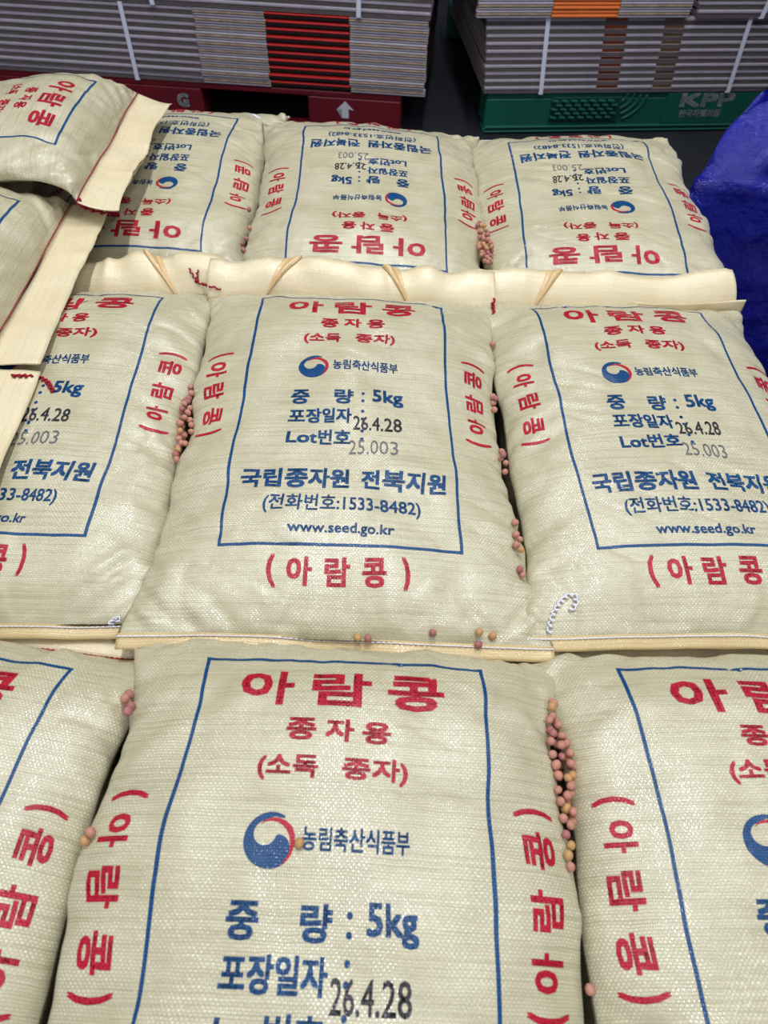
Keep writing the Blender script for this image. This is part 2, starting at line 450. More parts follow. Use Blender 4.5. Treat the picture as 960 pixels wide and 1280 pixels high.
def sample(xs, ys, top, x, y):
    """bilinear point of the cloth at template (x, y)"""
    iu = np.clip(np.searchsorted(xs, x, side='right') - 1, 0, len(xs) - 2)
    iv = np.clip(np.searchsorted(-ys, -y, side='right') - 1, 0, len(ys) - 2)
    fu = np.clip((x - xs[iu]) / (xs[iu + 1] - xs[iu]), 0, 1)[:, None]; fv = np.clip((ys[iv] - y) / (ys[iv] - ys[iv + 1]), 0, 1)[:, None]
    return (top[iv, iu] * (1 - fu) + top[iv, iu + 1] * fu) * (1 - fv) + (top[iv + 1, iu] * (1 - fu) + top[iv + 1, iu + 1] * fu) * fv

def rigid(p):
    a, b, c = [math.radians(v) for v in p['rot']]     # yaw, nose (y) tilt, side tilt
    ca, sa, cb, sb, cc, scn = math.cos(a), math.sin(a), math.cos(b), math.sin(b), math.cos(c), math.sin(c)
    Rz = np.array([[ca, -sa, 0], [sa, ca, 0], [0, 0, 1]]); Rx = np.array([[1, 0, 0], [0, cb, -sb], [0, sb, cb]])
    Ry = np.array([[cc, 0, -scn], [0, 1, 0], [scn, 0, cc]])
    return Rz @ Rx @ Ry

def place(p, pts):
    return pts @ rigid(p).T + np.array(p['pos'], float)
#BAGGEO-END

#POSES-BEGIN
SACKS = {}
def sack(key, pos, rot, **kw):
    d = dict(pos=pos, rot=rot); d.update(kw); SACKS[key] = d
sack('M2', (-45, 604, 25), (1.4, 2.8, -1.6), seed=11, wr=1.3, dent=((-1,-215,50,7), (1,-230,120,5),), sag_top=16, sag_bot=-14)
sack('M3', (313, 627, 13), (3.4, 1.9, -1.3), seed=23, wr=1.3, dent=((-1,-215,120,6),), sag_top=16, sag_bot=-14)
sack('M1', (-412, 615, 9), (1.2, 3.0, 2.2), seed=37, gather=.95, wr=1.3, dent=((1,-215,50,7),), sag_top=16, sag_bot=-14)
sack('B2', (-39, 1108, 20), (181.3, -2.1, 2.5), seed=41, wr=1.3, dent=((-1,-45,40,10), (1,-45,40,6),), sag_top=14)
sack('B3', (310, 1118, 11), (179.3, -1.7, -3.1), seed=53, gather=.94, wr=1.3, dent=((1,-45,40,9),), sag_top=14)
sack('B1', (-412, 1191, -10), (179.8, -4.3, -0.8), seed=67, wr=1.3, dent=((-1,-45,40,5),), sag_top=14, r0=(-2,0))
sack('F2', (-31, 88, 30), (-0.5, 3.6, -0.8), seed=71, wr=1.3, dent=((1,-80,62,9), (-1,-90,50,5),), sag_top=34)
sack('F3', (330, 104, 17), (0.9, 1.8, -1.3), seed=83, wr=1.3, dent=((-1,-80,62,8),), sag_top=34)
sack('F1', (-394, 94, 25), (-5.8, 2.7, -0.9), seed=97, wr=1.3, dent=((1,-90,60,8),), sag_top=34)
sack('L1', (-682, 1140, 96), (-88.0, 7.5, 1.0), seed=101, sag_top=34, wr=1.4, hw=192)
sack('L2', (-703, 818, 92), (-87.6, -1.0, 1.5), seed=113, sag_top=24, wr=1.4, hw=190)
sack('L3', (-682, 434, 99), (-87.5, -1.0, 1.0), seed=127, sag_top=24, wr=1.3, hw=192)
#POSES-END

def sack_mesh(p):
    xs, ys, top, bot = sack_surface(p)
    nr, nc = top.shape[:2]; m = bot.shape[1]
    V = list(place(p, top.reshape(-1, 3))); UV = [(x, y) for y in ys for x in xs]
    base = len(V)
    B = place(p, bot.reshape(-1, 3)).reshape(nr, m, 3)
    ub = np.linspace(-196, 196, m)
    idx = np.zeros((nr, m), int)
    for i in range(nr):
        for j in range(m):
            if j == 0: idx[i, j] = i * nc
            elif j == m - 1: idx[i, j] = i * nc + nc - 1
            else:
                idx[i, j] = len(V); V.append(B[i, j]); UV.append((ub[j], ys[i]))
    F = []
    for i in range(nr - 1):
        for j in range(nc - 1): F.append((i * nc + j, (i + 1) * nc + j, (i + 1) * nc + j + 1, i * nc + j + 1))
        for j in range(m - 1): F.append((idx[i, j], idx[i, j + 1], idx[i + 1, j + 1], idx[i + 1, j]))
    # the cloth is closed along both seams by a face strip between top row and underside row
    for r in (0, nr - 1):
        ring = [r * nc + j for j in range(nc)]
        low = [idx[r, j] for j in range(m)]
        f = ring + low[1:-1][::-1]
        F.append(f if r == 0 else f[::-1])
    return xs, ys, top, V, F, UV

def ribbon(P, Q, thick=0.5):
    """sheet between two rails of points"""
    n = len(P); V = list(P) + list(Q)
    return V, [(i, i + 1, n + i + 1, n + i) for i in range(n - 1)]

def tube_data(pts, r, k=5):
    pts = np.asarray(pts, float); V = []; F = []
    tg = np.gradient(pts, axis=0); tg /= np.maximum(np.linalg.norm(tg, axis=1, keepdims=True), 1e-9)
    for i, (p, t) in enumerate(zip(pts, tg)):
        a = np.cross(t, [0.13, 0.21, 1.0]); a /= max(np.linalg.norm(a), 1e-9); b = np.cross(t, a)
        for j in range(k):
            an = 2 * PI * j / k; V.append(p + (r[i] if hasattr(r, '__len__') else r) * (math.cos(an) * a + math.sin(an) * b))
    for i in range(len(pts) - 1):
        for j in range(k):
            F.append((i * k + j, i * k + (j + 1) % k, (i + 1) * k + (j + 1) % k, (i + 1) * k + j))
    F.append(tuple(range(k))[::-1]); F.append(tuple((len(pts) - 1) * k + j for j in range(k)))
    return V, F

def resample(pts, step):
    pts = np.asarray(pts, float); s = np.concatenate([[0], np.cumsum(np.linalg.norm(np.diff(pts, axis=0), axis=1))])
    n = max(2, int(s[-1] / step)); q = np.linspace(0, s[-1], n)
    return np.stack([np.interp(q, s, pts[:, i]) for i in range(3)], 1)

def stitches(pts, pitch, r, lift):
    """lock stitches: short raised arcs one after another"""
    P = resample(pts, pitch / 5.0); V = []; F = []
    ph = np.arange(len(P)) / 5.0
    Z = P.copy(); Z[:, 2] += lift * (0.25 + 0.75 * np.abs(np.sin(ph * PI)))
    return tube_data(Z, r * (0.35 + 0.65 * np.abs(np.sin(ph * PI))), 5)

def spin(pts, amp, turns, step=1.2):
    """looping chain of a loose thread end"""
    P = resample(pts, step); n = len(P); ph = np.linspace(0, turns * 2 * PI, n)
    P[:, 0] += amp * np.sin(ph); P[:, 1] += amp * np.cos(ph) * .8; P[:, 2] += amp * .5 * np.sin(2 * ph)
    return P

def shell(P, thick, nrm_up=True):
    """closed thin shell from a grid of points [rows, cols, 3] thickened downwards along its normal"""
    du = np.gradient(P, axis=1); dr = np.gradient(P, axis=0); n = np.cross(dr, du)
    n /= np.maximum(np.linalg.norm(n, axis=2, keepdims=True), 1e-9)
    if n[..., 2].mean() < 0: n = -n
    Q = P - n * thick; nr, nc = P.shape[:2]; o = nr * nc
    V = np.concatenate([P.reshape(-1, 3), Q.reshape(-1, 3)]); F = []
    for i in range(nr - 1):
        for j in range(nc - 1):
            a, b, c, d = i * nc + j, (i + 1) * nc + j, (i + 1) * nc + j + 1, i * nc + j + 1
            F.append((a, b, c, d)); F.append((o + a, o + d, o + c, o + b))
    per = [i * nc for i in range(nr)] + [(nr - 1) * nc + j for j in range(1, nc)] + [i * nc + nc - 1 for i in range(nr - 2, -1, -1)] + [j for j in range(nc - 2, 0, -1)]
    for a, b in zip(per, per[1:] + per[:1]): F.append((a, o + a, o + b, b))
    return V, F

# how the open cloth beyond each top seam stands: (length mm, (distance, angle above level) pairs, unevenness, opening)
TRIM = {
 'M1': (62, ((0, 62), (20, 52), (45, 20), (62, 4)), 7.0, 8), 'M2': (62, ((0, 60), (22, 55), (44, 22), (62, 2)), 7.0, 9),
 'M3': (60, ((0, 60), (22, 55), (44, 25), (60, 4)), 4.5, 6),
 'B1': (46, ((0, 80), (46, 95)), 3, 3), 'B2': (44, ((0, 78), (44, 100)), 3, 3), 'B3': (26, ((0, 75), (26, 96)), 2, 2),
 'F1': (44, ((0, 6), (44, 2)), 2.0, 2), 'F2': (42, ((0, 5), (42, 2)), 2.0, 2), 'F3': (44, ((0, 4), (44, 2)), 2.0, 2),
 'L1': (56, ((0, -22), (25, -16), (56, 2)), 3.5, 7), 'L2': (60, ((0, 4), (25, 2), (60, -8)), 3.0, 4), 'L3': (60, ((0, -4), (30, -4), (60, -8)), 3.0, 4),
}
FOLDS = {'M1': ((72, 122, 1),), 'M2': ((-72, -122, -1), (40, 76, 1)), 'M3': ((-60, -104, -1),)}
def trim_ends(key, p, xs, ys, T, root, c):
    inv = lambda A: np.asarray(A, float) - c
    seed = p['seed']; R = rigid(p); out = R @ np.array([0, 1.0, 0]); out[2] = 0; out /= np.linalg.norm(out)
    up = np.array([0, 0, 1.0]); side = np.cross(out, up)
    L, prof, wob, gape = TRIM[key]
    cols = T[0]; nc = len(cols); k = 9; dd = np.linspace(0, L, k); U = xs
    ang = np.radians(np.interp(dd, [q[0] for q in prof], [q[1] for q in prof]))
    ho = np.concatenate([[0], np.cumsum(np.cos((ang[1:] + ang[:-1]) / 2) * np.diff(dd))])
    zo = np.concatenate([[0], np.cumsum(np.sin((ang[1:] + ang[:-1]) / 2) * np.diff(dd))])
    P = np.zeros((k, nc, 3)); Q = np.zeros((k, nc, 3))
    nrmh = np.stack([-np.sin(ang), np.cos(ang)], 1)            # outward / up components of the sheet normal
    for r in range(k):
        f = dd[r] / L
        w = wob * f * (vnoise(U / 38 + .4 * f, U * 0 + f * 1.2, seed + 31) + .35 * (1 - 3 * np.abs(vnoise(U / 34, U * 0 + f * .5, seed + 32))))
        sl = 6 * f * vnoise(U / 70, U * 0, seed + 33)
        base = cols + out * (ho[r] + sl[:, None] * .5) + up * zo[r]
        base = base + (out * nrmh[r, 0] + up * nrmh[r, 1]) * w[:, None]
        gp = gape * f * np.clip(1 - (U / 200) ** 4, 0, 1) * (.55 + .45 * vnoise(U / 45, U * 0, seed + 34))
        P[r] = base + (out * nrmh[r, 0] + up * nrmh[r, 1]) * (gp[:, None] * .5 + .35)
        Q[r] = base - (out * nrmh[r, 0] + up * nrmh[r, 1]) * (gp[:, None] * .5 + .35) - out * 2 * f
    sq = {'M3': .040, 'M2': .01, 'M1': .01}.get(key, 0)
    for G in (P, Q):
        for r in range(k):
            rel = (G[r] - cols[nc // 2]) @ side
            if key == 'M3': G[r] += up * (15 * dd[r] / L * sm(U, 90, 200))[:, None]
            G[r] -= side * (rel * sq * (1 + dd[r] / L))[:, None]
    for (u0, u1, sgn) in FOLDS.get(key, ()):
        # the sheet is turned over along the line from (u0, top edge) down to (u1, near the seam)
        a = np.array([u0, L]); b = np.array([u1, 4.0]); dr = (b - a) / np.linalg.norm(b - a); nn = np.array([-dr[1], dr[0]])
        if nn[0] * sgn < 0: nn = -nn
        P0 = P.copy(); tri = []
        nU, nD = 26, 14; VV = []; ok = np.zeros((nD, nU), bool)
        def surf(u, d):
            u = np.clip(u, U[0], U[-1]); d = np.clip(d, 0, L)
            r = min(int(d / L * (k - 1)), k - 2); fr = d / L * (k - 1) - r; c_ = min(max(int(np.searchsorted(U, u)) - 1, 0), nc - 2); fc = (u - U[c_]) / (U[c_ + 1] - U[c_])
            g = lambda rr: P0[rr, c_] * (1 - fc) + P0[rr, c_ + 1] * fc
            return g(r) * (1 - fr) + g(r + 1) * fr, r
        ln = np.linalg.norm(b - a); G = np.zeros((nD, nU, 3))
        for i in range(nD):
            for j in range(nU):
                q = a + dr * ln * j / (nU - 1) + nn * (i / (nD - 1)) * ((1 - j / (nU - 1)) * 22 * min(1, .35 + j / 6) + 1.0)
                pt, r = surf(q[0], min(q[1], L))
                nv = -(out * nrmh[r, 0] + up * nrmh[r, 1]); nv = -nv
                G[i, j] = pt + nv * (1.2 + 3.0 * math.sin(PI * min(1, i / (nD - 1) * 1.6)))
        V, F = shell(G, .35)
        obj('folded_corner', mesh_from('folded_corner', inv(V), F, [M['inside']], [(v[0], v[1]) for v in V]), root)
    uvg = np.array([(u, 62 + d) for d in dd for u in U]); 
    fl = None
    for nm, G in (('open_flap', P), ('open_flap_back', Q)):
        V, F = shell(G, 0.35)
        BVH_ALL[nm + key] = BVHTree.FromPolygons([tuple(v) for v in V], F)
        me = mesh_from(nm, inv(V), F, [M['flap']], np.concatenate([uvg, uvg]))
        fl = obj(nm if fl is None else 'back_layer', me, root if fl is None else fl)
    # red chain stitch along the top seam
    sr = T[0] * .55 + T[1] * .45; nup = np.array([0, 0, 1.0])
    line = resample(sr + nup * 1.0, 1.6)
    V, F = stitches(line, 5.0, 0.95, 0.8)
    obj('top_stitching', mesh_from('top_stitching', inv(V), F, [M['red_thread']]), root)
    # folded hem below the bottom seam and its white stitches
    cb = T[-1]; k2 = 5; hw_ = 15.0
    o2 = -out
    P = np.zeros((k2, nc, 3))
    for r in range(k2):
        d = hw_ * r / (k2 - 1); f = d / hw_
        w = 2.0 * f * vnoise(U / 55, U * 0, seed + 41) + 1.0 * f * vnoise(U / 20, U * 0, seed + 42)
        P[r] = cb + o2 * (d * .93 - 1) + up * (1.2 - d * .30 + w)[:, None]
    V, F = shell(P, 1.3)
    uvb = np.array([(u, -500 - d) for d in np.linspace(0, 12, k2) for u in U])
    hem = obj('bottom_hem', mesh_from('bottom_hem', inv(V), F, [M['hem']], np.concatenate([uvb, uvb])), root)
    line = resample(P[1] + up * 0.6, 1.6)
    V, F = stitches(line, 5.0, 0.85, 0.9)
    obj('bottom_stitching', mesh_from('bottom_stitching', inv(V), F, [M['white_thread']]), root)

PRINT = build_print()
ROOT = {}
SURF = {}
BVH_ALL = {}
def make_sack(key, label, group):
    p = SACKS[key]
    xs, ys, top, V, F, UV = sack_mesh(p)
    c = place(p, np.array([[0, 0, -64.0]]))[0]
    root = empty('seed_sack', c)
    tag(root, label, 'sack', group)
    inv = lambda A: np.asarray(A, float) - c
    obj('sack_body', mesh_from('sack_body', inv(V), F, [M['cloth']], UV), root)
    T = place(p, top.reshape(-1, 3)).reshape(top.shape)
    for nm, ((PV, PF), mat) in PRINT.items():
        W = sample(xs, ys, T, PV[:, 0], PV[:, 1])
        e = 1.5
        a = sample(xs, ys, T, PV[:, 0] + e, PV[:, 1]) - sample(xs, ys, T, PV[:, 0] - e, PV[:, 1])
        b = sample(xs, ys, T, PV[:, 0], PV[:, 1] + e) - sample(xs, ys, T, PV[:, 0], PV[:, 1] - e)
        nrm = np.cross(a, b); nrm /= np.maximum(np.linalg.norm(nrm, axis=1, keepdims=True), 1e-9)
        lift = 0.30 if nm != 'lot_stamp' and nm != 'date_stamp' else 0.42
        nm = nm.rstrip('#')
        par = root
        if nm.startswith('emblem'):
            if nm == 'emblem_blue': emb = obj('emblem', mesh_from('emblem', inv(W + nrm * lift), PF, [M[mat]], PV), root)
            else: obj('emblem_crescent', mesh_from('emblem_crescent', inv(W + nrm * lift), PF, [M[mat]], PV), emb)
            continue
        obj(nm, mesh_from(nm, inv(W + nrm * lift), PF, [M[mat]], PV), root)
    if key in TRIM: trim_ends(key, p, xs, ys, T, root, c)
    ROOT[key] = (root, c); SURF[key] = (xs, ys, T)
    BVH_ALL[key] = BVHTree.FromPolygons([tuple(v) for v in V], F)
    return root

LABELS = {
 'F2': 'cream woven seed sack in the middle of the front row, closest to the viewer',
 'F1': 'cream woven seed sack cut by the left edge of the front row',
 'F3': 'cream woven seed sack cut by the right edge of the front row',
 'M2': 'cream woven seed sack at the centre of the pile, its whole printed panel showing',
 'M1': 'cream woven seed sack at the left of the middle row, half under the sideways sacks',
 'M3': 'cream woven seed sack at the right of the middle row, beside the blue tarp',
 'B2': 'upside-down cream seed sack in the middle of the back row',
 'B1': 'upside-down cream seed sack in the back row, partly under the sideways sack',
 'B3': 'upside-down cream seed sack at the right of the back row, beside the tarp',
 'L1': 'sideways cream seed sack at the upper left, topmost and nearest the cartons',
 'L2': 'sideways cream seed sack at the left edge, between two other sideways sacks',
 'L3': 'sideways cream seed sack at the left edge, only its pale flap corner showing',
}
for k in LABELS:
    make_sack(k, LABELS[k], 'printed seed sacks on top of the pile')

# ---------------------------------------------------------------- the sacks of the lower layers, unprinted tops out of sight
def low_sack():
    p = dict(pos=(0, 0, 0), rot=(0, 0, 0), seed=5, wr=.5, hw=190, ht=40, hb=30, mid=.955, gather=.97)
    xs, ys, top, bot = sack_surface(p, grid=16.0, under=10)
    nr, nc = top.shape[:2]; m = bot.shape[1]
    V = list(top.reshape(-1, 3)); UV = [(x, y) for y in ys for x in xs]; idx = np.zeros((nr, m), int); ub = np.linspace(-196, 196, m)
    for i in range(nr):
        for j in range(m):
            if j in (0, m - 1): idx[i, j] = i * nc + (0 if j == 0 else nc - 1)
            else: idx[i, j] = len(V); V.append(bot[i, j]); UV.append((ub[j], ys[i]))
    F = []
    for i in range(nr - 1):
        for j in range(nc - 1): F.append((i * nc + j, (i + 1) * nc + j, (i + 1) * nc + j + 1, i * nc + j + 1))
        for j in range(m - 1): F.append((idx[i, j], idx[i, j + 1], idx[i + 1, j + 1], idx[i + 1, j]))
    me = mesh_from('sack_body', np.array(V) + [0, 0, 70], F, [M['cloth']], UV)
    root = empty('stored_sack')
    obj('sack_body', me, root)
    k = 3; P = np.zeros((k, nc, 3))
    for r in range(k): P[r] = top[-1] + np.array([0, -6.0 * r, -1.5 * r + 70])
    V2, F2 = shell(P, 1.3); obj('bottom_hem', mesh_from('bottom_hem', V2, F2, [M['flap']], [(v[0], v[1]) for v in V2]), root)
    return root
rng = random.Random(4)
PILE_BASE = -709 + 150
lowproto = low_sack(); first = True
colx = (-765, -405, -45, 315); rowy = (95, 612, 1125)
for layer in range(9):
    for ci, x in enumerate(colx):
        for y in rowy:
            if layer == 8 and ci > 0: continue        # the printed sacks lie here
            if first: r = lowproto; first = False
            else:
                r = lowproto.copy(); COL.objects.link(r)
                for ch in lowproto.children:
                    q = ch.copy(); COL.objects.link(q); q.parent = r
            key = {1: '1', 2: '2', 3: '3'}.get(ci); row = {95: 'F', 612: 'M', 1125: 'B'}[y]
            pz = 62.4 if key is None else (SACKS[row + key]['pos'][2] - 84 - PILE_BASE) / 8
            z = PILE_BASE + layer * pz
            r.location = ((x + rng.uniform(-4, 4)) * S, (y + rng.uniform(-4, 4)) * S, z * S)
            r.rotation_euler = (0, 0, math.radians((180 if y > 1000 else 0) + rng.uniform(-.8, .8)))
            r.scale = (1, 1, pz / 71)
            tag(r, 'plain cream seed sack hidden in the layers under the printed sacks', 'sack', 'sacks in the lower layers')

# ---------------------------------------------------------------- floor, wall
FLOOR = -709.0
def box_data(x0, x1, y0, y1, z0, z1):
    V = [(x0, y0, z0), (x1, y0, z0), (x1, y1, z0), (x0, y1, z0), (x0, y0, z1), (x1, y0, z1), (x1, y1, z1), (x0, y1, z1)]
    F = [(0, 3, 2, 1), (4, 5, 6, 7), (0, 1, 5, 4), (1, 2, 6, 5), (2, 3, 7, 6), (3, 0, 4, 7)]
    return V, F

def bev_box(x0, x1, y0, y1, z0, z1, b=2.0, seg=1):
    bm = bmesh.new(); V, F = box_data(x0, x1, y0, y1, z0, z1); vs = [bm.verts.new(v) for v in V]
    for f in F: bm.faces.new([vs[i] for i in f])
    bmesh.ops.bevel(bm, geom=bm.edges[:], offset=b, segments=seg, affect='EDGES', profile=.5)
    bm.verts.index_update(); V = [v.co[:] for v in bm.verts]; F = [tuple(v.index for v in f.verts) for f in bm.faces]; bm.free()
    return V, F

def join(parts):
    V = []; F = []
    for v, f in parts:
        n = len(V); V += [tuple(q) for q in v]; F += [tuple(i + n for i in g) for g in f]
    return V, F

M['floor'] = plain('dark_concrete', srgb(34, 36, 42), 0.6, 0.4, vary=.35, vscale=3, bump=.0006, bscale=40)
M['wallm'] = plain('painted_panel', srgb(120, 122, 128), 0.7, 0.3, vary=.1, vscale=2)
V, F = box_data(-6000, 6000, -5000, 7000, FLOOR - 80, FLOOR)
tag(obj('floor', mesh_from('floor', V, F, [M['floor']], smooth=False)), kind='structure')
for nm, b in (('wall_back', (-6000, 6000, 7000, 7150)), ('wall_left', (-6150, -6000, -5000, 7000)), ('wall_right', (6000, 6150, -5000, 7000))):
    V, F = box_data(*b, FLOOR, FLOOR + 4500); tag(obj(nm, mesh_from(nm, V, F, [M['wallm']], smooth=False)), kind='structure')

# ---------------------------------------------------------------- pallets
M['green'] = plain('green_plastic', srgb(14, 90, 74), 0.5, 0.4, vary=.12, vscale=6, bump=.0003, bscale=300)
M['redp'] = plain('dark_red_plastic', srgb(112, 18, 34), 0.5, 0.4, vary=.2, vscale=6)
M['woodp'] = plain('pallet_wood', srgb(150, 120, 84), 0.7, 0.3, vary=.25, vscale=14)
M['whitep'] = plain('white_stencil_paint', srgb(200, 204, 212), 0.6, 0.3)
M['greyp'] = plain('faded_white_paint', srgb(158, 166, 166), 0.6, 0.3, vary=.3, vscale=60)

def plastic_pallet(x0, x1, y0, depth, openings, mat, label):
    root = empty('pallet', ((x0 + x1) / 2, y0 + depth / 2, FLOOR)); c = np.array([(x0 + x1) / 2, y0 + depth / 2, FLOOR])
    tag(root, label, 'pallet')
    W = x1 - x0; y1 = y0 + depth; H = 150
    sh = lambda D: ([tuple(np.array(v) - c) for v in D[0]], D[1])
    z0 = FLOOR
    V, F = sh(bev_box(x0, x1, y0, y1, z0 + H - 24, z0 + H - 2.4, 4)); obj('deck', mesh_from('deck', V, F, [mat], smooth=False), root)
    V, F = sh(bev_box(x0 - 3, x1 + 3, y0 - 5, y0 + 60, z0, z0 + 20, 4)); obj('base_rail', mesh_from('base_rail', V, F, [mat], smooth=False), root)
    V, F = sh(bev_box(x0, x1, y1 - 60, y1, z0, z0 + 20, 4)); obj('base_rail', mesh_from('base_rail', V, F, [mat], smooth=False), root)
    edges = [x0] + [v for o in openings for v in o] + [x1]
    for a, b in zip(edges[::2], edges[1::2]):
        for ya, yb in ((y0, y0 + 130), (y1 - 130, y1)):
            V, F = sh(bev_box(a + (0 if a == x0 else 0), b, ya, yb, z0 + 19, z0 + H - 23, 5))
            obj('leg_block', mesh_from('leg_block', V, F, [mat], smooth=False), root)
    return root, c

STACK_Y = 2960.0
SWING = {'L': [], 'R': []}
def swing_all():
    for k, px_, py_, dy, ang in (('L', 97, 2960, -25, -4.4), ('R', 327, 2960, 31, 6.2)):
        a = math.radians(ang); R_ = Matrix.Rotation(a, 3, 'Z'); pv = Vector((px_, py_, 0)) * S
        for o in SWING[k]:
            o.location = pv + R_ @ (o.location - pv) + Vector((0, dy * S, 0)); o.rotation_euler = (0, 0, a)

rp, rc = plastic_pallet(-1800, 10, STACK_Y + 6, 1100, ((-769, -351),), M['redp'], 'dark red plastic pallet under the left carton stack')
gp, gc = plastic_pallet(342, 1500, STACK_Y + 10, 1100, (), M['green'], 'green plastic pallet with white lettering under the right carton stack')
SWING['L'].append(rp); SWING['R'].append(gp)

def flat_sign(name, L, x, y, z, mat, parent, pc, thick=0.8):
    """flat paint on a front face that looks toward -y"""
    V, F = L.cut(24.0)
    return obj(name, mesh_from(name, np.array([(v[0] + x, y - thick, v[1] + z) for v in V]) - pc, F, [mat], smooth=False), parent)

L = Layer(); V, F = glyphs('KPP'); L.heavy(fit(V, 4, 216, 3, 47), F, 3.5); flat_sign('white_lettering', L, 1117, STACK_Y + 3, -616, M['greyp'], gp, gc)
L = Layer(); V, F = glyphs('한국파렛트풀'); L.heavy(fit(V, 2, 172, 2, 29), F, 1.2); flat_sign('white_lettering', L, 1125, STACK_Y + 3, -656, M['greyp'], gp, gc)
ar = [(-13, 0), (13, 0), (13, 34), (34, 30), (0, 62), (-34, 30), (-13, 34)]
L = Layer(); L.poly(ar); flat_sign('white_arrow', L, -206, STACK_Y + 6, -655, M['whitep'], rp, rc)
L = Layer(); V, F = glyphs('G'); L.heavy(fit(V, 2, 42, 2, 46), F, 3); flat_sign('white_letter', L, -870, STACK_Y + 6, -652, M['greyp'], rp, rc)
# moulded relief on the green front
parts = []
for r in range(5):
    for c_ in range(7):
        xx = 600 + c_ * 37 + (r % 2) * 16; zz = -598 - 0 + (4 - r) * 0 - r * 15 + 10
        V, F = bev_box(xx, xx + 27, STACK_Y - 6, STACK_Y + 12, zz - 4, zz + 4, 1.5)
        parts.append(([(v[0], v[1], v[2] + (v[0] - xx) * -.12) for v in V], F))
V, F = join(parts); g_ = obj('moulded_ribs', mesh_from('moulded_ribs', np.array(V) - gc, F, [M['green']], smooth=False), gp); tag(g_, kind='stuff')
for k in range(4):
    R = 60 + k * 26
    arc = [(860 + R * math.cos(a) - 20, STACK_Y + 8, -560 - R * math.sin(a) * .8) for a in np.linspace(.1, 1.15, 14)]
    V, F = tube_data(arc, 5.0, 6); obj('moulded_arc', mesh_from('moulded_arc', np.array(V) - gc, F, [M['green']]), gp)
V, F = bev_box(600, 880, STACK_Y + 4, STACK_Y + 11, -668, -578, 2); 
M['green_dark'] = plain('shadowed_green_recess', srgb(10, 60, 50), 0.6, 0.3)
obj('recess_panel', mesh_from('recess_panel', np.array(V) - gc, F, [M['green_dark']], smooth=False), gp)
V, F = bev_box(1060, 1450, STACK_Y + 4, STACK_Y + 12, -680, -566, 2); obj('name_panel', mesh_from('name_panel', np.array(V) - gc, F, [M['green']], smooth=False), gp)
for zz in (-684, -700):
    V, F = bev_box(346, 1496, STACK_Y - 3, STACK_Y + 12, zz - 3, zz + 3, 1.5); obj('base_ridge', mesh_from('base_ridge', np.array(V) - gc, F, [M['green']], smooth=False), gp)

# timber pallets that carry the sacks
def timber_pallet(x0, x1, y0, y1):
    c = np.array([(x0 + x1) / 2, (y0 + y1) / 2, FLOOR]); root = empty('pallet', c)
    tag(root, 'timber pallet hidden beneath the pile of sacks', 'pallet', 'timber pallets under the sacks')
    n = 8; w = (y1 - y0) / n
    for k in range(n):
        V, F = bev_box(x0, x1, y0 + k * w + 5, y0 + (k + 1) * w - 5, FLOOR + 128, FLOOR + 150, 2)
        obj('plank', mesh_from('plank', np.array(V) - c, F, [M['woodp']], smooth=False), root)
    for k in range(3):
        xa = x0 + k * (x1 - x0 - 90) / 2
        V, F = bev_box(xa, xa + 90, y0, y1, FLOOR, FLOOR + 128, 2); obj('bearer', mesh_from('bearer', np.array(V) - c, F, [M['woodp']], smooth=False), root)
timber_pallet(-970, -230, -190, 1390); timber_pallet(-220, 520, -190, 1390)

# ---------------------------------------------------------------- folded cartons
M['kraft'] = plain('kraft_liner', srgb(150, 138, 142), 0.75, 0.25, vary=.15, vscale=30)
M['flute'] = plain('kraft_fluting', srgb(104, 88, 84), 0.85, 0.2)
M['core'] = plain('kraft_inside', srgb(58, 46, 44), 0.9, 0.1)
M['paper'] = plain('pale_outer_paper', srgb(178, 172, 184), 0.6, 0.35, vary=.12, vscale=20)
M['edge'] = plain('cut_board_edge', srgb(166, 142, 122), 0.8, 0.2, vary=.3, vscale=60)
M['redc'] = plain('red_printed_board', srgb(186, 34, 30), 0.45, 0.5, vary=.12, vscale=20)
M['blackc'] = plain('black_printed_board', srgb(26, 22, 24), 0.5, 0.4)
M['orangec'] = plain('orange_printed_board', srgb(232, 122, 58), 0.5, 0.4, vary=.1, vscale=15)
M['brownc'] = plain('rust_printed_board', srgb(150, 70, 40), 0.6, 0.3)
M['tanc'] = plain('tan_board', srgb(140, 112, 80), 0.7, 0.3)
M['strap'] = plain('white_strapping', srgb(226, 230, 244), 0.35, 0.5)
PITCH = 25.0

def flute_strip(x0, x1, y, depth, z, h, pitch=8.0):
    n = int((x1 - x0) / (pitch / 2)); xs_ = x0 + np.arange(n + 1) * (x1 - x0) / n
    zz = z + h * (np.arange(n + 1) % 2)
    V = [(a, y, b) for a, b in zip(xs_, zz)] + [(a, y + depth, b) for a, b in zip(xs_, zz)]
    t = 1.3
    V += [(a, y, b + t) for a, b in zip(xs_, zz)] + [(a, y + depth, b + t) for a, b in zip(xs_, zz)]
    m = n + 1; F = []
    for i in range(n):
        F.append((i, i + 1, m + i + 1, m + i)); F.append((2 * m + i, 3 * m + i, 3 * m + i + 1, 2 * m + i + 1)); F.append((i, 2 * m + i, 2 * m + i + 1, i + 1))
    return V, F

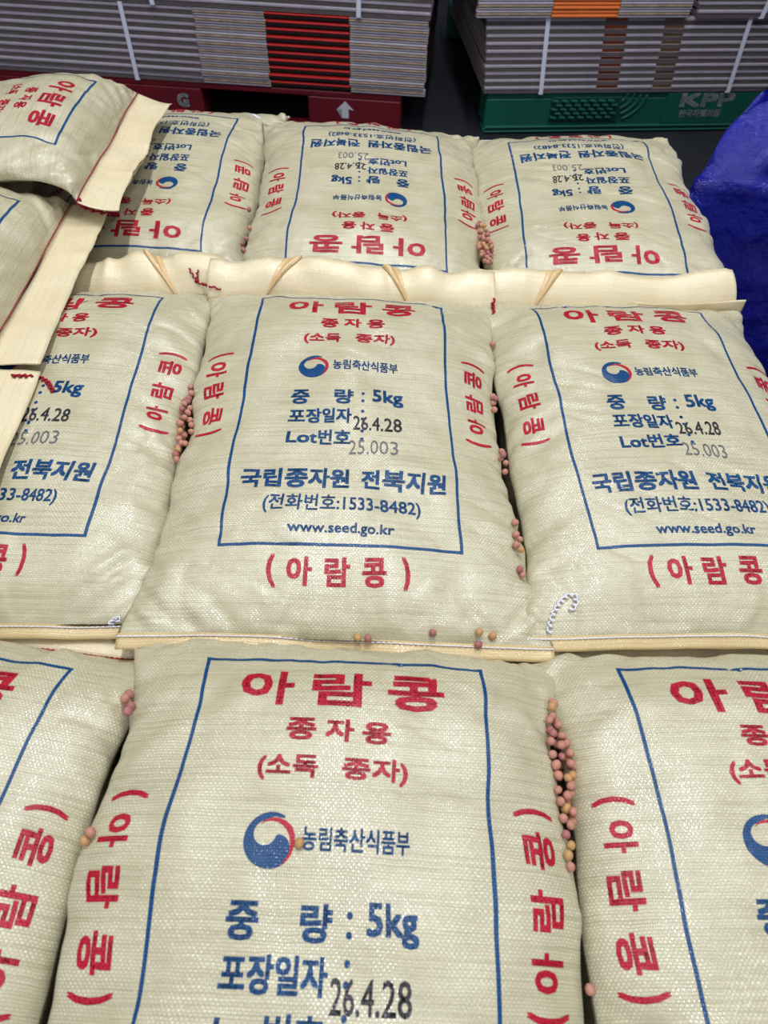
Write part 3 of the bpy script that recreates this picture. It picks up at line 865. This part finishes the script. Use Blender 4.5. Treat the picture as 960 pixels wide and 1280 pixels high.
def carton_proto(x0, x1, depth, y0, cor, sections, slots=(), flap_mat='paper'):
    """one flattened carton: two fluted walls with a smooth folded board between; sections are folded printed faces"""
    root = empty('flattened_carton'); put_ = lambda nm, D, m, par=root, sm_=False: obj(nm, mesh_from(nm, D[0], D[1], [M[m]], smooth=sm_), par)
    cx0, cx1 = cor
    # inner body
    put_('core', box_data(x0 + 4, x1 - 4, y0 + 26, y0 + depth, .4, PITCH - 1.2), 'core')
    if cx1 - cx0 > 20:
        for z in (0.2, 6.0, 11.8): put_('liner', box_data(cx0, cx1, y0, y0 + depth, z, z + 1.1), 'kraft')
        for z in (1.3, 7.1):
            f = put_('fluting', flute_strip(cx0, cx1, y0 + .6, 24, z, 3.4), 'flute'); tag(f, kind='stuff')
        segs = []; a = cx0
        for s0, s1, _ in slots: segs.append((a, s0)); a = s1
        segs.append((a, cx1))
        for a, b in segs: put_('folded_board', bev_box(a, b, y0 - 1.5, y0 + 24, 13.1, PITCH - 1.8, 2.0), flap_mat)
        for s0, s1, m in slots: put_('slot_panel', box_data(s0 - 2, s1 + 2, y0 + 7, y0 + 24, 13.1, PITCH - 1.8), m)
    for a, b, kind in sections:
        if kind == 'pale':
            for k, (z, w) in enumerate(((0.4, 7.0), (8.4, 6.8), (16.2, 7.2))):
                put_('folded_panel', bev_box(a, b, y0 - 2 - 2 * (k % 2), y0 + 24, z, z + w, 2.6, 2), 'paper' if k != 1 else 'edge')
        elif kind == 'red':
            put_('printed_fold', bev_box(a - 6, b + 6, y0 + 2, y0 + 24, 1.0, 13.4, 4.5, 2), 'blackc')
            put_('printed_fold', bev_box(a, b, y0 - 5, y0 + 24, 15.4, 23.6, 4.0, 2), 'redc')
        elif kind == 'orange':
            put_('printed_fold', bev_box(a, b, y0 - 6, y0 + 24, 1.0, 12.2, 4.5, 2), 'orangec')
            put_('printed_fold', bev_box(a, b, y0 - 4, y0 + 24, 12.8, 24.2, 4.5, 2), 'orangec')
    return root

def carton_stack(proto, n, z0, label, group, jitter=3.0, seed=1, shift=(0, 0)):
    rg = random.Random(seed)
    for k in range(n):
        if k == 0: r = proto
        else:
            r = proto.copy(); COL.objects.link(r)
            for ch in proto.children:
                q = ch.copy(); COL.objects.link(q); q.parent = r
        r.location = ((rg.uniform(-jitter, jitter) + shift[0] * k) * S, rg.uniform(-2.5, 2.5) * S, (z0 + k * PITCH) * S)
        ord_ = ('lowest', 'second from the bottom', 'third from the bottom', 'fourth from the bottom', 'fifth from the bottom', 'sixth from the bottom', 'seventh from the bottom', 'eighth from the bottom', 'ninth from the bottom', 'topmost')[k if n == 10 else min(k, 8)]
        tag(r, label % ord_, 'carton', group); SWING['L' if 'left' in label else 'R'].append(r)
DZ = FLOOR + 150
LL = STACK_Y
pl = carton_proto(-1800, 97, 900, LL, (-1800, -752), ((-752, -491, 'pale'), (-491, -185, 'red'), (-185, 97, 'pale')))
carton_stack(pl, 10, DZ, 'flattened carton with red printed fold, %s in the left lower bundle', 'cartons of the left lower bundle', seed=2)
pl = carton_proto(-1800, 104, 880, LL - 6, (-1800, 104), ())
carton_stack(pl, 5, DZ + 10 * PITCH + 3, 'flattened fluted carton, %s in the left upper bundle', 'cartons of the left upper bundle', seed=3)
pl = carton_proto(326, 1500, 900, LL, (326, 1500), (), slots=((762, 846, 'brownc'), (985, 1060, 'tanc')))
carton_stack(pl, 10, DZ, 'flattened carton with notched edge, %s in the right lower bundle', 'cartons of the right lower bundle', seed=5, jitter=2.0, shift=(-2.2, 0))
pl = carton_proto(262, 1040, 860, LL - 14, (262, 263), ((264, 533, 'pale'), (533, 775, 'orange'), (775, 1040, 'pale')))
carton_stack(pl, 4, DZ + 10 * PITCH + 3, 'flattened carton with orange printed fold, %s in the right upper bundle', 'cartons of the right upper bundle', seed=7)
pl = carton_proto(1070, 1700, 860, LL - 14, (1070, 1700), ())
carton_stack(pl, 4, DZ + 10 * PITCH + 3, 'flattened fluted carton, %s in the bundle at the top right corner', 'cartons of the top right bundle', seed=9)

def strap(x, lean, y0, depth, z0, z1, label, w=16):
    t = 1.0; P = []
    def seg(a, b, n=2):
        pass
    y1 = y0 + depth
    loop = [(y0, z0), (y0, z1), (y1, z1), (y1, z0)]
    V = []; F = []
    for (yy, zz) in loop:
        sx = x + (lean if zz == z1 else 0)
        dy = -1 if yy == y0 else 1; dz = -1 if zz == z0 else 1
        for off in (0, t + .6):
            for e in (-w / 2, w / 2): V.append((sx + e, yy + dy * off, zz + dz * off))
    for k in range(4):
        a, b = 4 * k, 4 * ((k + 1) % 4)
        F += [(a + 2, b + 2, b + 3, a + 3), (a, a + 1, b + 1, b), (a, b, b + 2, a + 2), (a + 1, a + 3, b + 3, b + 1)]
    o = obj('packing_strap', mesh_from('packing_strap', V, F, [M['strap']], smooth=False))
    tag(o, label, 'strap', 'white straps round the carton bundles'); SWING['L' if 'left' in label.split(',')[0] else 'R'].append(o)
zb, zm, zu = DZ - 1, DZ + 10 * PITCH + 1.2, DZ + 15 * PITCH + 3
strap(-1009, -4, LL - 6, 912, zb, zm, 'white strap round the left lower bundle of cartons')
strap(-890, 0, LL - 13, 900, zm + 1.6, zu, 'white strap round the left upper bundle, left of the two')
strap(-150, 2, LL - 13, 900, zm + 1.6, zu, 'white strap round the left upper bundle, above the red folds')
strap(547, -21, LL - 6, 914, zb, zm, 'white strap round the right lower bundle, left of the brown slots')
strap(1293, -13, LL - 6, 914, zb, zm, 'white strap round the right lower bundle, beside the blue tarp')
strap(1310, 12, LL - 22, 890, zm + 1.6, DZ + 14 * PITCH + 5, 'white strap round the bundle at the top right corner')

swing_all()

# ---------------------------------------------------------------- blue tarp over a heap
def tarp_mat():
    t = NT('blue_tarpaulin'); tc = t.n('ShaderNodeTexCoord').outputs['Object']
    t.l(t.mix(ramp01(t, t.noise(tc, 5, 4), .3, .7), srgb(3, 6, 112), srgb(8, 18, 150)), t.b.inputs['Base Color'])
    t.b.inputs['Roughness'].default_value = .22; t.b.inputs['Specular IOR Level'].default_value = .45
    w1 = t.n('ShaderNodeTexWave', wave_type='BANDS', bands_direction='X'); t.l(tc, w1.inputs[0]); w1.inputs['Scale'].default_value = 130
    w2 = t.n('ShaderNodeTexWave', wave_type='BANDS', bands_direction='Z'); t.l(tc, w2.inputs[0]); w2.inputs['Scale'].default_value = 130
    b = t.n('ShaderNodeBump'); b.inputs['Distance'].default_value = .0004; t.l(t.math('ADD', w1.outputs['Fac'], w2.outputs['Fac']), b.inputs['Height'])
    b2 = t.n('ShaderNodeBump'); b2.inputs['Distance'].default_value = .010; t.l(t.noise(tc, 22, 4, .6), b2.inputs['Height']); t.l(b2.outputs[0], b.inputs['Normal'])
    t.l(b.outputs[0], t.b.inputs['Normal'])
    return t.m
M['tarp'] = tarp_mat()
def tarp():
    zs = np.concatenate([np.linspace(FLOOR + 1, -150, 34), np.linspace(-140, 300, 40)])
    na = 96; V = []; G = np.zeros((len(zs), na, 3))
    for i, z in enumerate(zs):
        xl = np.interp(z, [FLOOR, -149, 43, 300], [470, 608, 752, 900]); yf = np.interp(z, [FLOOR, -150, 43, 300], [1450, 1480, 1640, 1960])
        path = [(xl + 760, yf + 700), (xl + 70, yf + 62)] + [(xl + 50 - 50 * math.sin(a) * 1.0, yf + 50 - 50 * math.cos(a)) for a in np.linspace(PI * .32, 0, 8)] + [(xl + 1100, yf - 30)]
        G[i] = resample([(a, b, z) for a, b in path], 1)[np.linspace(0, len(resample([(a, b, z) for a, b in path], 1)) - 1, na).astype(int)]
    du = np.gradient(G, axis=1); dz = np.gradient(G, axis=0); n = np.cross(du, dz); n /= np.maximum(np.linalg.norm(n, axis=2, keepdims=True), 1e-9)
    if n[:, -10:, 1].mean() > 0: n = -n
    X = G[..., 0]; Z = G[..., 2]; Y = G[..., 1]; up = sm(Z, -165, -120)
    d = 9 * vnoise(X / 150, Z / 130, 3) + up * 20 * vnoise((X * .8 - Z) / 60, (X + Z) / 190, 8) + up * 30 * np.clip(1 - np.abs(vnoise((X * .9 - Z) / 75, (X + Z) / 260, 15)) * 4, 0, 1) - up * 12 + up * 13 * (1 - np.abs(vnoise((X - Z) / 46, (X + Z) / 160, 5)) * 2)
    d = d + 8 * np.exp(-((Z + 150) / 9) ** 2) - 5 * up + 3 * vnoise(X / 40, Z / 40, 6)
    r = vnoise((X + Z * .6) / 130, (Z - X * .3) / 300, 12); d = d + (1 - up) * 9 * np.exp(-(r / .07) ** 2)
    G = G + n * d[..., None]
    nr = len(zs); F = [(i * na + j, i * na + j + 1, (i + 1) * na + j + 1, (i + 1) * na + j) for i in range(nr - 1) for j in range(na - 1)]
    V = list(G.reshape(-1, 3)); top = [(nr - 1) * na + j for j in range(na)]; V.append((1700, 2300, 330)); F += [(top[j], top[j + 1], len(V) - 1) for j in range(na - 1)]
    V = np.array(V); c = np.array([1100, 1700, FLOOR])
    root = obj('blue_tarp', mesh_from('blue_tarp', V - c, F, [M['tarp']]), loc=c)
    tag(root, 'shiny blue tarp draped over a heap to the right of the sacks', 'tarp')
tarp()

# ---------------------------------------------------------------- thread tails and loose seeds
def hit(px, py, keys=None):
    d = Vector(ray(px, py)).normalized(); o = Vector((0, 0, CAM_H)); best = None
    for k, b in BVH_ALL.items():
        if keys and k not in keys: continue
        r = b.ray_cast(o, d)
        if r[0] is not None and (best is None or r[3] < best[1]): best = (np.array(r[0]), r[3], np.array(r[1]))
    return best, np.array(d)

def thread_tail(key, pix, mat, r=.8, amp=2.2, loops=9, lift=3.0):
    pts = []
    for x, y in pix:
        h, d = hit(x, y)
        if h is not None: pts.append(h[0] - d * lift)
    if len(pts) < 2: return
    P = spin(resample(pts, 4), amp, loops); V, F = tube_data(P, r, 5); root, c = ROOT[key]
    obj('thread_tail', mesh_from('thread_tail', V - c if isinstance(V, np.ndarray) else np.array(V) - c, F, [M[mat]]), root)
thread_tail('M3', [(686, 792), (690, 772), (698, 756), (708, 745), (717, 742), (721, 752), (714, 763)], 'white_thread', 1.0, 2.6, 12)
thread_tail('M2', [(136, 796), (143, 786), (138, 778), (146, 770), (149, 778)], 'white_thread', .9, 2.6, 8)
thread_tail('B2', [(324, 148), (327, 140), (321, 138), (316, 143)], 'white_thread', 1.1, 3.0, 5)
thread_tail('M2', [(244, 352), (252, 355), (262, 358), (276, 362)], 'red_thread', 1.2, 1.6, 5)
thread_tail('M2', [(236, 336), (241, 344), (246, 354)], 'red_thread', 1.2, 1.2, 3)
thread_tail('M2', [(247, 338), (246, 346), (248, 354)], 'red_thread', 1.2, 1.2, 3)
thread_tail('M2', [(617, 374), (616, 383), (617, 392)], 'red_thread', 1.6, 1.8, 5)
thread_tail('L3', [(14, 470), (32, 470), (50, 472), (60, 478), (66, 490)], 'red_thread', 1.6, 2.2, 10)
thread_tail('L1', [(97, 250), (104, 258), (118, 264), (132, 267), (148, 268)], 'red_thread', 2.2, 3.0, 12)
thread_tail('M3', [(926, 386), (930, 394)], 'red_thread', 1.0, 1.2, 3)
thread_tail('F3', [(672, 820), (682, 815), (692, 812)], 'red_thread', 1.2, 1.5, 4)

M['bean_a'] = plain('pink_coated_seed', srgb(194, 136, 116), 0.55, 0.4, vary=.12, vscale=300)
M['bean_b'] = plain('rosy_coated_seed', srgb(176, 112, 108), 0.55, 0.4, vary=.12, vscale=300)
M['bean_c'] = plain('tan_seed', srgb(196, 152, 100), 0.5, 0.4, vary=.1, vscale=300)
def bean_mesh(mat):
    bm = bmesh.new(); bmesh.ops.create_icosphere(bm, subdivisions=2, radius=1)
    for v in bm.verts:
        v.co.x *= 1.10; v.co.z *= .92
        v.co.y *= .98; v.co += v.normal * (.03 * math.sin(7 * v.co.x + 3 * v.co.z))
    V = [tuple(v.co) for v in bm.verts]; F = [tuple(v.index for v in f.verts) for f in bm.faces]; bm.free()
    return mesh_from('soybean', V, F, [mat])
BM = [bean_mesh(M[k]) for k in ('bean_a', 'bean_b', 'bean_c')]
BEANS = []
def clear_of(pt, r, keys=None):
    for k in (keys or BVH_ALL):
        q = BVH_ALL[k].find_nearest(Vector(pt), r)
        if q[0] is not None and q[3] < r * .85: return False
    for q, r2 in BEANS:
        e = pt - q
        if abs(e[0]) < 9 and abs(e[1]) < 9 and e @ e < ((r + r2) * .93) ** 2: return False
    return True
def drop_bean(px, py, rg, label, group, pal=None, cap=1e9, start=60.0, level=-1e9, keys=None):
    h, d = hit(px, py, keys)
    if level > -1e8 and (h is None or h[0][2] < level):
        h = (at_z(px, py, level), 0, None)
    if h is None: return False
    r = rg.uniform(3.4, 4.1)
    t = max(0.0, (start - h[0][2]) / max(-d[2], .2)); last = None
    while t > r * .8:
        pt = h[0] - d * t
        if not clear_of(pt, r, keys): break
        last = pt; t -= 1.0
        if pt[2] < level: break
    if last is None or last[2] > cap: return False
    pt = last
    BEANS.append((pt, r)); o = obj('soybean', BM[pal if pal is not None else rg.choice((0, 0, 0, 0, 1, 2))], None, pt)
    o.scale = (r, r, r); o.rotation_euler = (rg.uniform(0, 6), rg.uniform(0, 6), rg.uniform(0, 6))
    tag(o, label, 'seed', group); return True
rg = random.Random(12)
def heap(path, n, label, group, want, cap, keys, levels):
    got = 0; path = np.array(path, float); s = np.concatenate([[0], np.cumsum(np.hypot(np.diff(path[:, 0]), np.diff(path[:, 1])))])
    for _ in range(n):
        lv = levels[min(len(levels) - 1, int(len(levels) * _ / n))]
        q = rg.uniform(0, s[-1]); x = np.interp(q, s, path[:, 0]); y = np.interp(q, s, path[:, 1]); w = np.interp(q, s, path[:, 2])
        if drop_bean(x + rg.uniform(-.5, .5) * w, y, rg, label, group, cap=cap, keys=keys, start=cap + 6, level=lv): got += 1
        if got >= want: break
    return got
gotten = []
gotten.append(heap([(245, 478, 8), (240, 500, 18), (233, 530, 22), (229, 550, 20), (224, 578, 10)], 900, 'pink coated soybean in the cluster between the left and centre middle sacks', 'beans between left and centre sacks', 110, -2, ('M1', 'M2'), (-34, -27, -20)))
gotten.append(heap([(690, 878, 5), (690, 905, 14), (697, 935, 30), (703, 970, 32), (704, 1010, 28), (707, 1050, 18), (712, 1086, 10)], 1500, 'pink coated soybean in the long cluster between the front sacks', 'beans between the front sacks', 170, 4, ('F2', 'F3'), (-32, -25, -17)))
gotten.append(heap([(600, 276, 6), (603, 290, 14), (606, 306, 18), (610, 328, 9)], 700, 'pink coated soybean in the cluster between the two right back sacks', 'beans between the right back sacks', 80, -10, ('B2', 'B3'), (-42, -34, -26)))
print('beans', gotten)
for x, y, lab, grp, pal in [
    (616, 430, 'single pale pink soybean highest up between the centre and right middle sacks', None, 0),
    (616, 496, 0, 'm', 0), (617, 504, 0, 'm', 0), (618, 512, 0, 'm', 0), (620, 498, 0, 'm', 1),
    (627, 564, 0, 'm', 0), (626, 573, 0, 'm', 0), (632, 579, 0, 'm', 0), (631, 590, 0, 'm', 0), (629, 568, 0, 'm', 1),
    (644, 653, 0, 'm', 0), (645, 668, 0, 'm', 0), (650, 674, 0, 'm', 0), (645, 681, 0, 'm', 0), (651, 687, 0, 'm', 2), (653, 718, 0, 'm', 0), (650, 711, 0, 'm', 1),
    (161, 868, 0, 'f', 1), (158, 878, 0, 'f', 0), (164, 883, 0, 'f', 1), (160, 889, 0, 'f', 1), (156, 873, 0, 'f', 0),
    (106, 1051, 'lone tan soybean low in the crease between the two left front sacks', None, 2), (113, 1040, 'lone soybean above another low in the left front crease', None, 0),
    (303, 305, 0, 'b', 1), (308, 298, 0, 'b', 1), (312, 285, 0, 'b', 0), (304, 313, 0, 'b', 1), (311, 262, 0, 'b', 1),
    (374, 1054, 'single tan soybean lying on the print beside the round emblem of the front sack', None, 2),
    (447, 797, 0, 'h', 2), (460, 798, 0, 'h', 1), (541, 791, 0, 'h', 1), (599, 790, 0, 'h', 2), (616, 795, 0, 'h', 2), (598, 806, 0, 'h', 1),
    (737, 1237, 'single pink soybean in the crease near the bottom edge of the front row', None, 0)]:
    if grp == 'm': lab, grp = 'pinkish soybean wedged between the centre and right middle sacks', 'beans between centre and right sacks'
    elif grp == 'f': lab, grp = 'rosy soybean in the small cluster between the left front sacks', 'beans between the left front sacks'
    elif grp == 'b': lab, grp = 'rosy soybean between the two left back sacks', 'beans between the left back sacks'
    elif grp == 'h': lab, grp = 'soybean lying along the bottom hem of the centre sack', 'beans on the centre hem'
    if not drop_bean(x, y, rg, lab, grp, pal, level=-30 if grp and 'hem' not in grp else -1e9): print('bean failed', x, y)
